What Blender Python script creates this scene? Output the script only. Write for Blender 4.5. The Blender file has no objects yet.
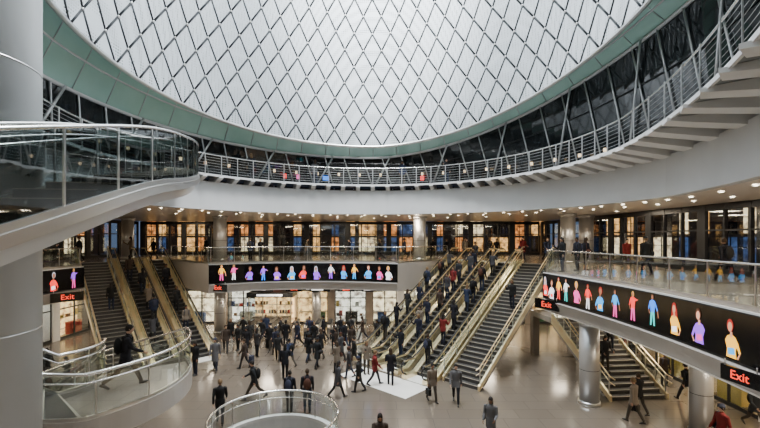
import bpy, bmesh, math, random
from mathutils import Vector, Matrix
from mathutils.geometry import tessellate_polygon
R=random.Random(7)
pi=math.pi
# ------------------------------------------------------------ materials
def mat(name,col,rough=0.5,metal=0.0,emit=None,es=0.0,spec=0.5,coat=0.0):
    m=bpy.data.materials.new(name); m.use_nodes=True
    b=m.node_tree.nodes['Principled BSDF']
    b.inputs['Base Color'].default_value=(*col,1); b.inputs['Roughness'].default_value=rough
    b.inputs['Metallic'].default_value=metal
    b.inputs['Specular IOR Level'].default_value=spec
    b.inputs['Coat Weight'].default_value=coat
    if emit: 
        b.inputs['Emission Color'].default_value=(*emit,1); b.inputs['Emission Strength'].default_value=es
    return m
def noisy(name,c1,c2,scale,rough=0.5,metal=0.0,bump=0.0,spec=0.5,detail=4):
    m=mat(name,c1,rough,metal,spec=spec); nt=m.node_tree; b=nt.nodes['Principled BSDF']
    tc=nt.nodes.new('ShaderNodeTexCoord'); n=nt.nodes.new('ShaderNodeTexNoise'); n.inputs['Scale'].default_value=scale; n.inputs['Detail'].default_value=detail
    r=nt.nodes.new('ShaderNodeValToRGB'); r.color_ramp.elements[0].position=.35; r.color_ramp.elements[1].position=.65
    r.color_ramp.elements[0].color=(*c1,1); r.color_ramp.elements[1].color=(*c2,1)
    nt.links.new(tc.outputs['Object'],n.inputs['Vector']); nt.links.new(n.outputs['Fac'],r.inputs['Fac']); nt.links.new(r.outputs['Color'],b.inputs['Base Color'])
    return m
def tiles(name,c1,c2,cm,size,rough):
    m=mat(name,c1,rough,spec=.7); nt=m.node_tree; b=nt.nodes['Principled BSDF']
    tc=nt.nodes.new('ShaderNodeTexCoord'); k=nt.nodes.new('ShaderNodeTexBrick')
    k.offset=0.5; k.inputs['Scale'].default_value=1.0; k.inputs['Brick Width'].default_value=size; k.inputs['Row Height'].default_value=size*.6
    k.inputs['Mortar Size'].default_value=0.012; k.inputs['Color1'].default_value=(*c1,1); k.inputs['Color2'].default_value=(*c2,1); k.inputs['Mortar'].default_value=(*cm,1)
    nt.links.new(tc.outputs['Object'],k.inputs['Vector']); nt.links.new(k.outputs['Color'],b.inputs['Base Color'])
    return m
def glass(name,col,refl=0.1,rough=0.02):
    m=bpy.data.materials.new(name); m.use_nodes=True; nt=m.node_tree; nt.nodes.clear()
    o=nt.nodes.new('ShaderNodeOutputMaterial'); t=nt.nodes.new('ShaderNodeBsdfTransparent'); g=nt.nodes.new('ShaderNodeBsdfGlossy'); mx=nt.nodes.new('ShaderNodeMixShader')
    t.inputs['Color'].default_value=(*col,1); g.inputs['Roughness'].default_value=rough; mx.inputs['Fac'].default_value=refl
    nt.links.new(t.outputs[0],mx.inputs[1]); nt.links.new(g.outputs[0],mx.inputs[2]); nt.links.new(mx.outputs[0],o.inputs['Surface'])
    return m
def randcol(name,cols,rough=0.8):
    m=mat(name,(0,0,0),rough,spec=.2); nt=m.node_tree; b=nt.nodes['Principled BSDF']
    oi=nt.nodes.new('ShaderNodeObjectInfo'); r=nt.nodes.new('ShaderNodeValToRGB'); r.color_ramp.interpolation='CONSTANT'
    n=len(cols); e=r.color_ramp.elements
    e[0].position=0; e[0].color=(*cols[0],1); e[1].position=1/n; e[1].color=(*cols[1],1)
    for i in range(2,n):
        x=e.new(i/n); x.color=(*cols[i],1)
    mm=nt.nodes.new('ShaderNodeMath'); mm.operation='MULTIPLY'; mm.inputs[1].default_value=R.choice([7.3,13.7,31.1,5.9]); fr=nt.nodes.new('ShaderNodeMath'); fr.operation='FRACT'
    nt.links.new(oi.outputs['Random'],mm.inputs[0]); nt.links.new(mm.outputs[0],fr.inputs[0]); nt.links.new(fr.outputs[0],r.inputs['Fac']); nt.links.new(r.outputs['Color'],b.inputs['Base Color'])
    return m
M={}
M['white']=noisy('white_painted_metal',(.68,.68,.67),(.74,.74,.73),.6,.28)
M['fascia']=noisy('fascia_panel_white',(.66,.665,.665),(.72,.725,.725),.4,.22)
M['slabfascia']=noisy('slab_fascia_grey_metal',(.42,.395,.365),(.48,.45,.42),.5,.26,.2)
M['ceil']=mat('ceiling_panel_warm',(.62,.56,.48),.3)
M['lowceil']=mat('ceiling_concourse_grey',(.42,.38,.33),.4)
M['col']=noisy('column_grey_paint',(.50,.525,.535),(.56,.585,.595),.5,.33)
M['wallbrown']=noisy('concourse_wall_stone',(.20,.165,.13),(.26,.22,.18),1.2,.4)
M['steel']=mat('brushed_steel',(.62,.62,.60),.28,1.0)
M['colsteel']=mat('column_steel',(.56,.56,.56),.34,.7)
M['rail']=mat('handrail_steel',(.88,.87,.84),.22,1.0)
M['dark']=mat('dark_metal',(.02,.022,.024),.4,.3)
M['rubber']=mat('black_rubber',(.012,.012,.012),.5)
M['brass']=noisy('brass_tinted_steel',(.93,.76,.45),(.98,.85,.58),2.0,.28,.75)
M['step']=mat('escalator_step',(.10,.095,.09),.4,.7)
M['riser']=mat('step_riser_dark',(.02,.019,.018),.5,.3)
M['nosing']=mat('stair_nosing',(.42,.38,.31),.5)
M['tread']=noisy('granite_tread',(.035,.033,.031),(.06,.056,.052),30,.5)
M['floor']=tiles('floor_terrazzo_tile',(.155,.130,.104),(.142,.119,.095),(.105,.09,.075),1.4,.16)
M['sfloor']=tiles('floor_street_tile',(.30,.26,.215),(.275,.24,.20),(.20,.175,.145),1.2,.16)
M['plate']=mat('landing_plate_and_glow',(.88,.87,.82),.3,.0)  # landing plates, and the painted floor glow before the escalators
M['glass']=glass('railing_glass',(.92,.955,.94),.11)
M['tglass']=glass('tinted_railing_glass',(.62,.66,.66),.12)
M['wglass']=glass('window_glass',(.84,.88,.88),.12)
M['darkglass']=noisy('dark_glazing',(.010,.013,.014),(.022,.026,.028),.35,.05,0.0,spec=.8)
M['green']=noisy('green_tinted_glass',(.36,.60,.52),(.44,.68,.60),.5,.15,0.0)
M['cable']=mat('cable_dark',(.018,.021,.024),.45,.5)
M['shell']=mat('dome_shell_white',(.84,.88,.90),.6)
M['lamp']=mat('downlight_lens',(1,1,1),.5,emit=(1,.90,.72),es=28)
M['black']=mat('screen_black',(.004,.004,.005),.15,spec=.5)
M['red']=mat('sign_red',(.6,.05,.02),.5,emit=(1,.06,.03),es=2.0)
M['signw']=mat('sign_white',(.8,.8,.8),.5,emit=(1,1,1),es=1.3)
def netmat():
    m=bpy.data.materials.new('perforated_aluminium_panel'); m.use_nodes=True; nt=m.node_tree; b=nt.nodes['Principled BSDF']
    b.inputs['Base Color'].default_value=(.58,.62,.65,1); b.inputs['Roughness'].default_value=.32; b.inputs['Metallic'].default_value=.2
    tc=nt.nodes.new('ShaderNodeTexCoord'); v=nt.nodes.new('ShaderNodeTexVoronoi'); v.inputs['Scale'].default_value=8; v.inputs['Randomness'].default_value=0.0
    r=nt.nodes.new('ShaderNodeValToRGB'); r.color_ramp.elements[0].position=.26; r.color_ramp.elements[1].position=.36
    r.color_ramp.elements[0].color=(.8,.8,.8,1); r.color_ramp.elements[1].color=(0,0,0,1)
    t=nt.nodes.new('ShaderNodeBsdfTransparent'); mx=nt.nodes.new('ShaderNodeMixShader'); o=nt.nodes['Material Output']
    nt.links.new(tc.outputs['Object'],v.inputs['Vector']); nt.links.new(v.outputs['Distance'],r.inputs['Fac']); nt.links.new(r.outputs['Color'],mx.inputs['Fac'])
    nt.links.new(b.outputs[0],mx.inputs[1]); nt.links.new(t.outputs[0],mx.inputs[2]); nt.links.new(mx.outputs[0],o.inputs['Surface'])
    return m
M['net']=netmat()
# ------------------------------------------------------------ mesh builder
class MB:
    def __init__(s): s.v=[]; s.f=[]; s.m=[]; s.mats=[]; s.sm=[]
    def mi(s,k):
        m=M[k] if isinstance(k,str) else k
        if m not in s.mats: s.mats.append(m)
        return s.mats.index(m)
    def add(s,vs,fs,k,smooth=False):
        o=len(s.v); i=s.mi(k); s.v+= [tuple(v) for v in vs]
        for f in fs: s.f.append(tuple(o+a for a in f)); s.m.append(i); s.sm.append(smooth)
    def box(s,c,d,k,rz=0,ax=None):
        hx,hy,hz=d[0]/2,d[1]/2,d[2]/2; ca,sa=math.cos(rz),math.sin(rz); vs=[]
        for x,y,z in [(-1,-1,-1),(1,-1,-1),(1,1,-1),(-1,1,-1),(-1,-1,1),(1,-1,1),(1,1,1),(-1,1,1)]:
            x*=hx;y*=hy;z*=hz; vs.append((c[0]+x*ca-y*sa,c[1]+x*sa+y*ca,c[2]+z))
        s.add(vs,[(0,3,2,1),(4,5,6,7),(0,1,5,4),(1,2,6,5),(2,3,7,6),(3,0,4,7)],k)
    def tube(s,pts,r,k,n=8,closed=False,flat=1.0,smooth=True):
        pts=[Vector(p) for p in pts]; N=len(pts); rs=r if isinstance(r,(list,tuple)) else [r]*N; vs=[];fs=[]
        up0=Vector((0,0,1)); prev=None
        for i,p in enumerate(pts):
            a=pts[(i-1)%N] if (closed or i>0) else p; b=pts[(i+1)%N] if (closed or i<N-1) else p
            t=(b-a); t=t.normalized() if t.length>1e-9 else up0
            if prev is None:
                u=Vector((1,0,0)) if abs(t.z)>.9 else up0
            else: u=prev
            e1=u-t*u.dot(t)
            if e1.length<1e-5: e1=Vector((0,1,0))-t*t.y
            e1.normalize(); prev=e1
            e2=t.cross(e1)
            rr=rs[i]; ra,rb=(rr if isinstance(rr,(list,tuple)) else (rr,rr*flat))
            for j in range(n):
                an=2*pi*j/n; vs.append(p+e1*math.cos(an)*ra+e2*math.sin(an)*rb)
        for i in range(N if closed else N-1):
            for j in range(n):
                fs.append((i*n+j,i*n+(j+1)%n,((i+1)%N)*n+(j+1)%n,((i+1)%N)*n+j))
        if not closed:
            fs.append(tuple(range(n))[::-1]); fs.append(tuple((N-1)*n+j for j in range(n)))
        s.add(vs,fs,k,smooth)
    def cyl(s,c,r,h,k,n=24,r2=None):
        s.tube([(c[0],c[1],c[2]),(c[0],c[1],c[2]+h)],[r,r2 if r2 else r],k,n)
    def sweep(s,path,prof,k,closed=False,pclosed=True,smooth=False):
        N=len(path); P=len(prof); vs=[]; fs=[]
        for i,p in enumerate(path):
            a=path[(i-1)%N] if (closed or i>0) else p; b=path[(i+1)%N] if (closed or i<N-1) else p
            tx,ty=b[0]-a[0],b[1]-a[1]; L=math.hypot(tx,ty) or 1; nx,ny=ty/L,-tx/L
            for l,h in prof: vs.append((p[0]+nx*l,p[1]+ny*l,p[2]+h))
        for i in range(N if closed else N-1):
            for j in range(P if pclosed else P-1):
                fs.append((i*P+j,i*P+(j+1)%P,((i+1)%N)*P+(j+1)%P,((i+1)%N)*P+j))
        if not closed and pclosed:
            fs.append(tuple(range(P))); fs.append(tuple((N-1)*P+j for j in range(P))[::-1])
        s.add(vs,fs,k,smooth)
    def ell(s,c,r,k,n=10,m=8,rot=None):
        vs=[];fs=[]
        for i in range(m+1):
            th=pi*i/m
            for j in range(n):
                ph=2*pi*j/n; v=Vector((r[0]*math.sin(th)*math.cos(ph),r[1]*math.sin(th)*math.sin(ph),r[2]*math.cos(th)))
                if rot: v=rot@v
                vs.append(v+Vector(c))
        for i in range(m):
            for j in range(n): fs.append((i*n+j,i*n+(j+1)%n,(i+1)*n+(j+1)%n,(i+1)*n+j))
        s.add(vs,fs,k,True)
    def plate(s,outer,holes,z0,z1,ktop,kbot,kside=None):
        loops=[[Vector((p[0],p[1],0)) for p in outer]]+[[Vector((p[0],p[1],0)) for p in h] for h in holes]
        tri=tessellate_polygon(loops); pts=[p for l in loops for p in l]
        s.add([(p.x,p.y,z1) for p in pts],[tuple(t) for t in tri],ktop)
        s.add([(p.x,p.y,z0) for p in pts],[tuple(t) for t in tri],kbot)
        if kside:
            for l in loops:
                n=len(l); s.add([(p.x,p.y,z0) for p in l]+[(p.x,p.y,z1) for p in l],[(i,(i+1)%n,n+(i+1)%n,n+i) for i in range(n)],kside)
    def mesh(s,name,recalc=True):
        me=bpy.data.meshes.new(name); me.from_pydata(s.v,[],s.f)
        for m in s.mats: me.materials.append(m)
        me.polygons.foreach_set('material_index',s.m); me.polygons.foreach_set('use_smooth',s.sm); me.update()
        if recalc:
            b=bmesh.new(); b.from_mesh(me); bmesh.ops.recalc_face_normals(b,faces=b.faces); b.to_mesh(me); b.free()
        return me
    def obj(s,name,parent=None,recalc=True):
        o=bpy.data.objects.new(name,s.mesh(name,recalc)); bpy.context.scene.collection.objects.link(o)
        if parent: o.parent=parent
        return o
def spline(pts,n=8,closed=False):
    P=[Vector(p) for p in pts]; N=len(P); out=[]
    for i in range(N if closed else N-1):
        p0=P[(i-1)%N] if (closed or i>0) else P[0]*2-P[1]; p1=P[i]; p2=P[(i+1)%N]
        p3=P[(i+2)%N] if (closed or i<N-2) else P[-1]*2-P[-2]
        for j in range(n):
            t=j/n; out.append(.5*((2*p1)+(p2-p0)*t+(2*p0-5*p1+4*p2-p3)*t*t+(3*p1-p0-3*p2+p3)*t**3))
    if not closed: out.append(P[-1])
    return [tuple(p) for p in out]
def arclen(path):
    L=[0]
    for a,b in zip(path,path[1:]): L.append(L[-1]+(Vector(b)-Vector(a)).length)
    return L
def at(path,s):
    L=arclen(path); s=max(0,min(L[-1],s))
    for i in range(len(path)-1):
        if s<=L[i+1]+1e-9:
            t=(s-L[i])/max(1e-9,L[i+1]-L[i]); a,b=Vector(path[i]),Vector(path[i+1]); return a.lerp(b,t),(b-a).normalized()
    return Vector(path[-1]),(Vector(path[-1])-Vector(path[-2])).normalized()
def railing(b,path,h=1.08,glassk='glass',post=1.5,posts=True,lo=.05,off=0,closed=False,r=.028):
    if off:
        q=[];N=len(path)
        for i,p in enumerate(path):
            a=path[max(0,i-1)];c=path[min(N-1,i+1)]; tx,ty=c[0]-a[0],c[1]-a[1];L=math.hypot(tx,ty) or 1
            q.append((p[0]+ty/L*off,p[1]-tx/L*off,p[2]))
        path=q
    b.sweep(path,[(-.008,lo),(.008,lo),(.008,h-.06),(-.008,h-.06)],glassk,closed=closed)
    b.tube([(p[0],p[1],p[2]+h) for p in path],r,'rail',8,closed)
    b.sweep(path,[(-.03,0),(.03,0),(.03,.1),(-.03,.1)],'steel',closed=closed)
    if posts:
        L=arclen(path)[-1]; n=max(1,int(L/post))
        for i in range(n+1):
            p,t=at(path,L*i/n); b.box((p.x,p.y,p.z+h/2),(.035,.02,h),'steel',math.atan2(t.y,t.x))
# ------------------------------------------------------------ key curves
ZL=-5.5; XW0,XW1,YW0,YW1=-24.0,16.2,-8.0,40.0
CX,CY=-.5,16.0
def ring(th,r,z=0.0):
    x=math.cos(th)*r; y=math.sin(th)*r
    if y<0:
        y=y*16.8/11.5; x*=1-.012*(-y)
    return (CX+x,CY+y,z)
def rin(th): return 11.5-1.45*max(0,math.cos(th+.35))**1.2
NR=144
def ringpath(r,z): return [ring(2*pi*i/NR,r,z) for i in range(NR)]
right_edge=spline([(6,.9,0),(7.7,3.6,0),(8.5,8.7,0),(8.75,14,0),(8.2,20,0)],8)
mid_edge=spline([(1.2,26.9,0),(-1.5,27.75,0),(-4.8,28.1,0),(-8.2,27.5,0),(-11.1,25.9,0)],6)
left_edge=spline([(-17.9,24.1,0),(-17.6,18,0),(-14.2,13,0),(-13.0,8,0),(-11,3,0),(-6,.9,0)],6)
opening=right_edge+[(11.3,25.9,0),(5.4,31.4,0)]+mid_edge+[(-16.6,31.5,0),(-20.9,27.2,0)]+left_edge
rect=[(XW0,YW0),(XW1,YW0),(XW1,YW1),(XW0,YW1)]
# ------------------------------------------------------------ street level floor slab
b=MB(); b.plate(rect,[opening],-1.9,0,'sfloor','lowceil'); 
b.obj('floor_street_level')
b=MB()
for e in (right_edge,mid_edge,left_edge):
    b.sweep(e,[(.0,0),(-.05,0),(-.05,-.05),(0,-.05)],'white')
    b.sweep(e,[(.02,-.05),(-.06,-.05),(-.06,-1.3),(.02,-1.3)],'dark')
    b.sweep(e,[(-.02,-1.3),(-.12,-1.36),(.1,-1.9),(.3,-1.9)],'slabfascia')
for a,c in [(right_edge[-1],(11.3,25.9,0)),((11.3,25.9,0),(5.4,31.4,0)),((5.4,31.4,0),mid_edge[0]),(mid_edge[-1],(-16.6,31.5,0)),((-16.6,31.5,0),(-20.9,27.2,0)),((-20.9,27.2,0),left_edge[0])]:
    b.sweep([a,c],[(0,0),(.06,0),(.06,-1.9),(0,-1.9)],'slabfascia')
b.obj('slab_edge_fascia')
b=MB()
for e in (right_edge,mid_edge,left_edge): railing(b,e,off=.22)
for a,c in [(right_edge[-1],(11.3,25.9,0)),((5.4,31.4,0),mid_edge[0]),(mid_edge[-1],(-16.6,31.5,0)),((-20.9,27.2,0),left_edge[0])]:
    railing(b,[a,tuple((Vector(a)+Vector(c))/2),c],off=.14)
b.obj('glass_railing_street_level')
# ------------------------------------------------------------ concourse floor with round well
well=(-3.65,13.9,2.1)
wc=[(well[0]+well[2]*math.cos(2*pi*i/48),well[1]+well[2]*math.sin(2*pi*i/48)) for i in range(48)]
b=MB(); b.plate([(XW0,YW0),(XW1,YW0),(XW1,36),(XW0,36)],[wc],ZL-.4,ZL,'floor','lowceil','fascia'); b.obj('floor_concourse')
b=MB(); p=[(x,y,ZL-4) for x,y in wc]; b.sweep(p,[(0,0),(.1,0),(.1,3.6),(0,3.6)],'lowceil',closed=True); b.add(p,[tuple(range(48))],'floor'); b.obj('floor_platform_below')
b=MB(); p=[(well[0]+(well[2]+.08)*math.cos(2*pi*i/48),well[1]+(well[2]+.08)*math.sin(2*pi*i/48),ZL) for i in range(48)]
railing(b,p+[p[0]],post=1.1,r=.04); b.tube([(q[0],q[1],q[2]+.8) for q in p],.018,'rail',6,True)
b.sweep(p,[(-.1,0),(.1,0),(.1,.12),(-.1,.12)],'white',closed=True); b.obj('round_well_railing')
b=MB()
for i in range(20):
    a0=2.2+i*.3;a1=a0+.31; z=ZL-.17*(i+1); c=well
    vs=[]
    for zz in (z-.05,z):
        for rr,aa in ((.5,a0),(1.95,a0),(1.95,a1),(.5,a1)): vs.append((c[0]+rr*math.cos(aa),c[1]+rr*math.sin(aa),zz))
    b.add(vs,[(0,1,2,3),(4,5,6,7),(0,1,5,4),(1,2,6,5),(2,3,7,6),(3,0,4,7)],'tread')
b.tube([(well[0],well[1],ZL-4),(well[0],well[1],ZL-.1)],.2,'steel',16); b.obj('spiral_stair_in_well')
# ------------------------------------------------------------ outer walls
def window_wall(name,a,c,z0,z1,step,deep=.18,transom=(.62,)):
    b=MB(); a=Vector((*a,0)); c=Vector((*c,0)); L=(c-a).length; t=(c-a)/L; rz=math.atan2(t.y,t.x); n=int(L/step)
    for i in range(n+1):
        p=a+t*(L*i/n); w=.5 if i%3==0 else .10
        b.box((p.x,p.y,(z0+z1)/2),(w,deep,z1-z0),'dark',rz)
    m=(a+c)/2
    for z,h in [(z0+.12,.24),(z1-.15,.3)]+[(z0+(z1-z0)*k,.08) for k in transom]:
        b.box((m.x,m.y,z),(L,deep*.8,h),'dark',rz)
    b.box((m.x,m.y,(z0+z1)/2),(L,.02,z1-z0),'wglass',rz)
    b.obj(name)
window_wall('window_back',(XW0+.3,YW1),(XW1-.3,YW1),0.01,3.34,1.35)
window_wall('window_right',(XW1,YW1),(XW1,-7.8),0.01,3.34,1.3)
window_wall('window_left',(XW0,-7.8),(XW0,YW1-.4),0.01,3.34,1.35)
b=MB(); b.box((-4,YW0,-1),(40.4,.2,20),'wallbrown'); b.obj('wall_front')
def emis(name,c,s,nz=True):
    m=mat(name,c,.5,emit=c,es=s)
    if nz:
        nt=m.node_tree;bb=nt.nodes['Principled BSDF']; tc=nt.nodes.new('ShaderNodeTexCoord'); n=nt.nodes.new('ShaderNodeTexNoise'); n.inputs['Scale'].default_value=2.2; n.inputs['Detail'].default_value=5
        r=nt.nodes.new('ShaderNodeValToRGB'); r.color_ramp.elements[0].position=.34; r.color_ramp.elements[1].position=.58; r.color_ramp.elements[0].color=(c[0]*.18,c[1]*.15,c[2]*.15,1); r.color_ramp.elements[1].color=(*c,1)
        nt.links.new(tc.outputs['Object'],n.inputs['Vector']); nt.links.new(n.outputs['Fac'],r.inputs['Fac']); nt.links.new(r.outputs['Color'],bb.inputs['Emission Color']); bb.inputs['Base Color'].default_value=(.1,.08,.06,1)
    return m
warm=[emis('lit_window_amber',(1,.50,.16),2.6),emis('lit_window_cream',(1,.76,.45),2.8),emis('lit_window_orange',(1,.34,.09),2.1),mat('unlit_window',(.012,.015,.025),.1),emis('lit_window_blue',(.10,.2,.5),.7)]
stone=noisy('facade_stone',(.09,.068,.052),(.14,.105,.078),1.5,.8)
def facade(name,a,c,h,seed,inw,bias=0.55):
    rr=random.Random(seed); b=MB(); a=Vector((*a,0));c=Vector((*c,0));L=(c-a).length;t=(c-a)/L; rz=math.atan2(t.y,t.x); n=Vector(inw+(0,)); m=(a+c)/2
    b.box((m.x-n.x*1,m.y-n.y*1,h/2),(L,2,h),stone,rz)
    x=.7
    while x<L-1.8:
        w=rr.choice([.8,1.0,1.5,2.0])
        for z0,z1 in ((.15,1.75),(2.0,3.7),(4.2,6)):
            p=a+t*(x+w/2)+n*.03; k=rr.choice(warm[:3]) if rr.random()<bias else rr.choice(warm[3:])
            b.box((p.x,p.y,(z0+z1)/2),(w,.06,z1-z0),k,rz); b.box((p.x+n.x*.05,p.y+n.y*.05,(z0+z1)/2),(.06,.08,z1-z0),'dark',rz)
            b.box((p.x+n.x*.05,p.y+n.y*.05,z0+(z1-z0)*.6),(w,.08,.05),'dark',rz)
        x+=w+rr.choice([.35,.5,.9,1.4])
    b.obj(name)
facade('building_facade',(-28,47),(20,47),9,3,(0,-1),.6)
facade('building_facade',(23,45),(23,-10),9,5,(-1,0),.36)
facade('building_facade',(-31,-10),(-31,45),9,9,(1,0),.45)
b=MB(); b.plate([(-60,-20),(60,-20),(60,70),(-60,70)],[[(XW0-.2,YW0-.2),(XW1+.2,YW0-.2),(XW1+.2,YW1+.2),(XW0-.2,YW1+.2)]],-.3,-.02,'tread','tread'); b.obj('street_pavement')
shopm=[emis('shop_interior_cream',(1,.80,.50),3.8),emis('shop_interior_white',(1,.92,.76),3.2),emis('shop_interior_amber',(1,.62,.26),3.4)]
goods=[mat('shop_goods_%d'%i,c,.5) for i,c in enumerate([(.5,.05,.04),(.08,.15,.4),(.6,.45,.1),(.1,.3,.12),(.6,.6,.58),(.05,.05,.05),(.35,.18,.08)])]
def shopfront(b,o,t,n,w,rr,shelves=True):
    rz=math.atan2(t.y,t.x); 
    def bx(u,v,z,d,k): p=o+t*u+n*v; b.box((p.x,p.y,ZL+z),d,k,rz)
    H=2.75
    bx(w/2,-.95,H/2,(w,.06,H),rr.choice(shopm))
    bx(w/2,-.5,H,(w,.9,.05),shopm[1])
    for lv in range(2 if shelves else 0):
        bx(w/2,-.8,.5+lv*.8,(w*.92,.22,.03),'steel')
        u=.15
        while u<w-.2:
            g=rr.uniform(.15,.4); hh=rr.uniform(.15,.5)
            if rr.random()<.5: bx(u,-.78,.52+lv*.8+hh/2,(g*.8,.16,hh),rr.choice(goods))
            u+=g
    bx(w*rr.uniform(.3,.7),-.45,.5,(w*.4,.35,.9),rr.choice(goods))
    bx(w/2,0,H+.2,(w,.16,.42),'dark'); bx(w/2,.09,H+.2,(w*.4,.02,.14),rr.choice(['signw','signw','red']))
    nn=max(2,int(w/1.1))
    for k in range(nn+1): bx(k*w/nn,0,H/2,(.09,.08,H),'dark')
    bx(w/2,0,.08,(w,.07,.16),'dark'); bx(w/2,0,2.15,(w,.07,.08),'dark'); bx(w/2,0,H/2,(w,.012,H),'wglass')
    if not shelves: bx(w/2,0,1.0,(w,.06,.08),'steel')
    bx(-.3,-.3,1.8,(.6,.9,3.6),rr.choice(['white','wallbrown','wallbrown']))
b=MB(); rr=random.Random(4); x=-23
b.box((-4,35,-3.7),(40,.2,3.58),'wallbrown'); b.box((-4,34.3,ZL+3.4),(40,1.2,.38),'lowceil'); q=0
while x<14: 
    w=rr.choice([2.0,2.6,3.2]); shopfront(b,Vector((x,33.7,0)),Vector((1,0,0)),Vector((0,-1,0)),w,rr,q%3==0); x+=w+.6; q+=1
b.obj('wall_concourse_back')
b=MB(); b.box((XW1-.12,13,-3.7),(.2,41.5,3.58),'wallbrown'); b.box((XW1-.8,13,ZL+3.4),(1.2,41.5,.38),'lowceil'); yy=32.5
while yy>0:
    w=rr.choice([2.4,3.0,3.6]); shopfront(b,Vector((XW1-1.2,yy,0)),Vector((0,-1,0)),Vector((-1,0,0)),w,rr); yy-=w+.6
b.obj('wall_concourse_right')
b=MB(); b.box((XW0+.12,13,-3.7),(.2,41.5,3.58),'wallbrown'); yy=0
while yy<31:
    w=rr.choice([2.4,3.0,3.6]); shopfront(b,Vector((XW0+1.3,yy,0)),Vector((0,1,0)),Vector((1,0,0)),w,rr); yy+=w+.6
b.obj('wall_concourse_left')
# ------------------------------------------------------------ street level ceiling + upper ring
rc=[ring(2*pi*i/NR,12.3) for i in range(NR)]
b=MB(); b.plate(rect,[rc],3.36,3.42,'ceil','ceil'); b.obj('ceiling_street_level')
b=MB(); b.plate([(-25,-9),(17,-9),(17,41),(-25,41)],[rc],4.9,5.0,'tread','ceil'); b.obj('floor_upper_ring')
b=MB(); P=ringpath(12.3,0); b.sweep(P,[(-.0,5.0),(.0,5.0),(.28,4.6),(.28,3.7),(.0,3.36),(-.35,3.36),(-.35,5.0)],'fascia',closed=True,smooth=False)
b.obj('ring_fascia')
b=MB()
for r_,n_ in ((12.95,66),(14.6,50),(17.5,36)):
    for i in range(n_):
        p=ring(2*pi*i/n_,r_,3.35)
        if XW0+.5<p[0]<XW1-.5 and p[1]<39: b.cyl((p[0],p[1],3.325),.085,.03,'lamp',10); b.tube([(p[0]+.1*math.cos(a*pi/5),p[1]+.1*math.sin(a*pi/5),3.335) for a in range(10)],.02,'steel',5,True)
b.obj('recessed_downlights')
b=MB()
for x in range(-22,16,3):
    for y in range(2,34,3):
        inside=False; j=len(opening)-1
        for i in range(len(opening)):
            xi,yi=opening[i][:2]; xj,yj=opening[j][:2]
            if (yi>y)!=(yj>y) and x<(xj-xi)*(y-yi)/(yj-yi)+xi: inside=not inside
            j=i
        if not inside: b.cyl((x,y,-1.94),.12,.035,'lamp',10)
b.obj('concourse_downlights')
# ring walkway
b=MB()
Pd=[ring(2*pi*i/NR,rin(2*pi*i/NR),5.32) for i in range(NR)]
deckmat=mat('walkway_frosted_glass',(.26,.28,.285),.25)
for i in range(NR):
    t0,t1=2*pi*i/NR,2*pi*(i+1)/NR
    a,c=ring(t0,rin(t0)+.05,5.36),ring(t1,rin(t1)+.05,5.36); d,e=ring(t0,13.4,5.36),ring(t1,13.4,5.36)
    b.add([a,c,e,d]+[(q[0],q[1],q[2]-.05) for q in (a,c,e,d)],[(0,1,2,3),(7,6,5,4),(0,1,5,4)],deckmat)
b.sweep(Pd,[(-.04,-.06),(.04,-.06),(.04,.06),(-.04,.06)],'fascia',closed=True)
for i in range(72):
    th=2*pi*i/72; ri0=rin(th); o=Vector(ring(th,12.6,0)); q=Vector(ring(th,ri0-.08,0)); d=(q-o).normalized(); wd=.13+.17*max(0,math.cos(th+.35)); nn=Vector((-d.y,d.x,0))*wd
    pr=[(o,4.75),(o,5.3),(q,5.3),(q,5.2),(o+d*.35,4.85)]
    vs=[(w.x+s_*nn.x,w.y+s_*nn.y,z) for s_ in (-1,1) for w,z in pr]; n=len(pr)
    b.add(vs,[tuple(range(n)),tuple(range(n,2*n))]+[(k,(k+1)%n,n+(k+1)%n,n+k) for k in range(n)],'white')
    b.box((q.x,q.y,5.9),(.03,.04,1.15),'colsteel',th)
for k in range(6): b.tube([(p[0],p[1],5.32+.2+.16*k) for p in Pd],.007,'colsteel',4,True)
b.tube([(p[0],p[1],6.48) for p in Pd],.03,'rail',8,True)
b.obj('ring_walkway')
def bump(th): return max(0,math.cos(th))**1.6
def rimz(th):
    y=CY+11*math.sin(th); return 7.85+.14*(27-y)+1.5*bump(th)
def topz(th):
    y=CY+13*math.sin(th); c=math.cos(th)
    return 7.55+.11*(29-y)*(1 if c>0 else .55)+2.5*bump(th)
b=MB()
n=120
for i in range(n):
    t0,t1=2*pi*i/n,2*pi*(i+1)/n
    b.add([ring(t0,13.9,5.3),ring(t1,13.9,5.3),ring(t1,13.3,topz(t1)),ring(t0,13.3,topz(t0))],[(0,1,2,3)],'darkglass')
for i in range(n):
    t0=2*pi*i/n
    if i%2==0: b.tube([ring(t0,13.82,5.3),ring(t0+2*pi*1.1/n,13.22,topz(t0+2*pi*1.1/n))],.045,'colsteel',5)
    if i%6==0: b.tube([ring(t0,13.7,5.3),ring(t0-2*pi*1.8/n,13.1,topz(t0-2*pi*1.8/n))],.06,'colsteel',5)
for f in (.33,.66,1.0):
    b.tube([ring(2*pi*i/n,13.85-.6*f,5.3+(topz(2*pi*i/n)-5.3)*f) for i in range(n)],.04 if f<1 else .09,'dark' if f<1 else 'white',5,True)
b.obj('upper_glazed_wall',recalc=False)
b=MB()
n=96
def circ(th,r,z): return (CX+r*math.cos(th),CY+r*math.sin(th),z)
for i in range(n):
    for lev in range(2):
        q=[]
        for t in (2*pi*i/n,2*pi*(i+1)/n):
            A=Vector(ring(t,13.3,topz(t)+.05)); B=Vector(circ(t,11.9,rimz(t)+1.5)); q.append((A.lerp(B,lev/2+.01),A.lerp(B,(lev+1)/2-.02)))
        b.add([q[0][0],q[1][0],q[1][1],q[0][1]],[(0,1,2,3)],'green')
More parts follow.
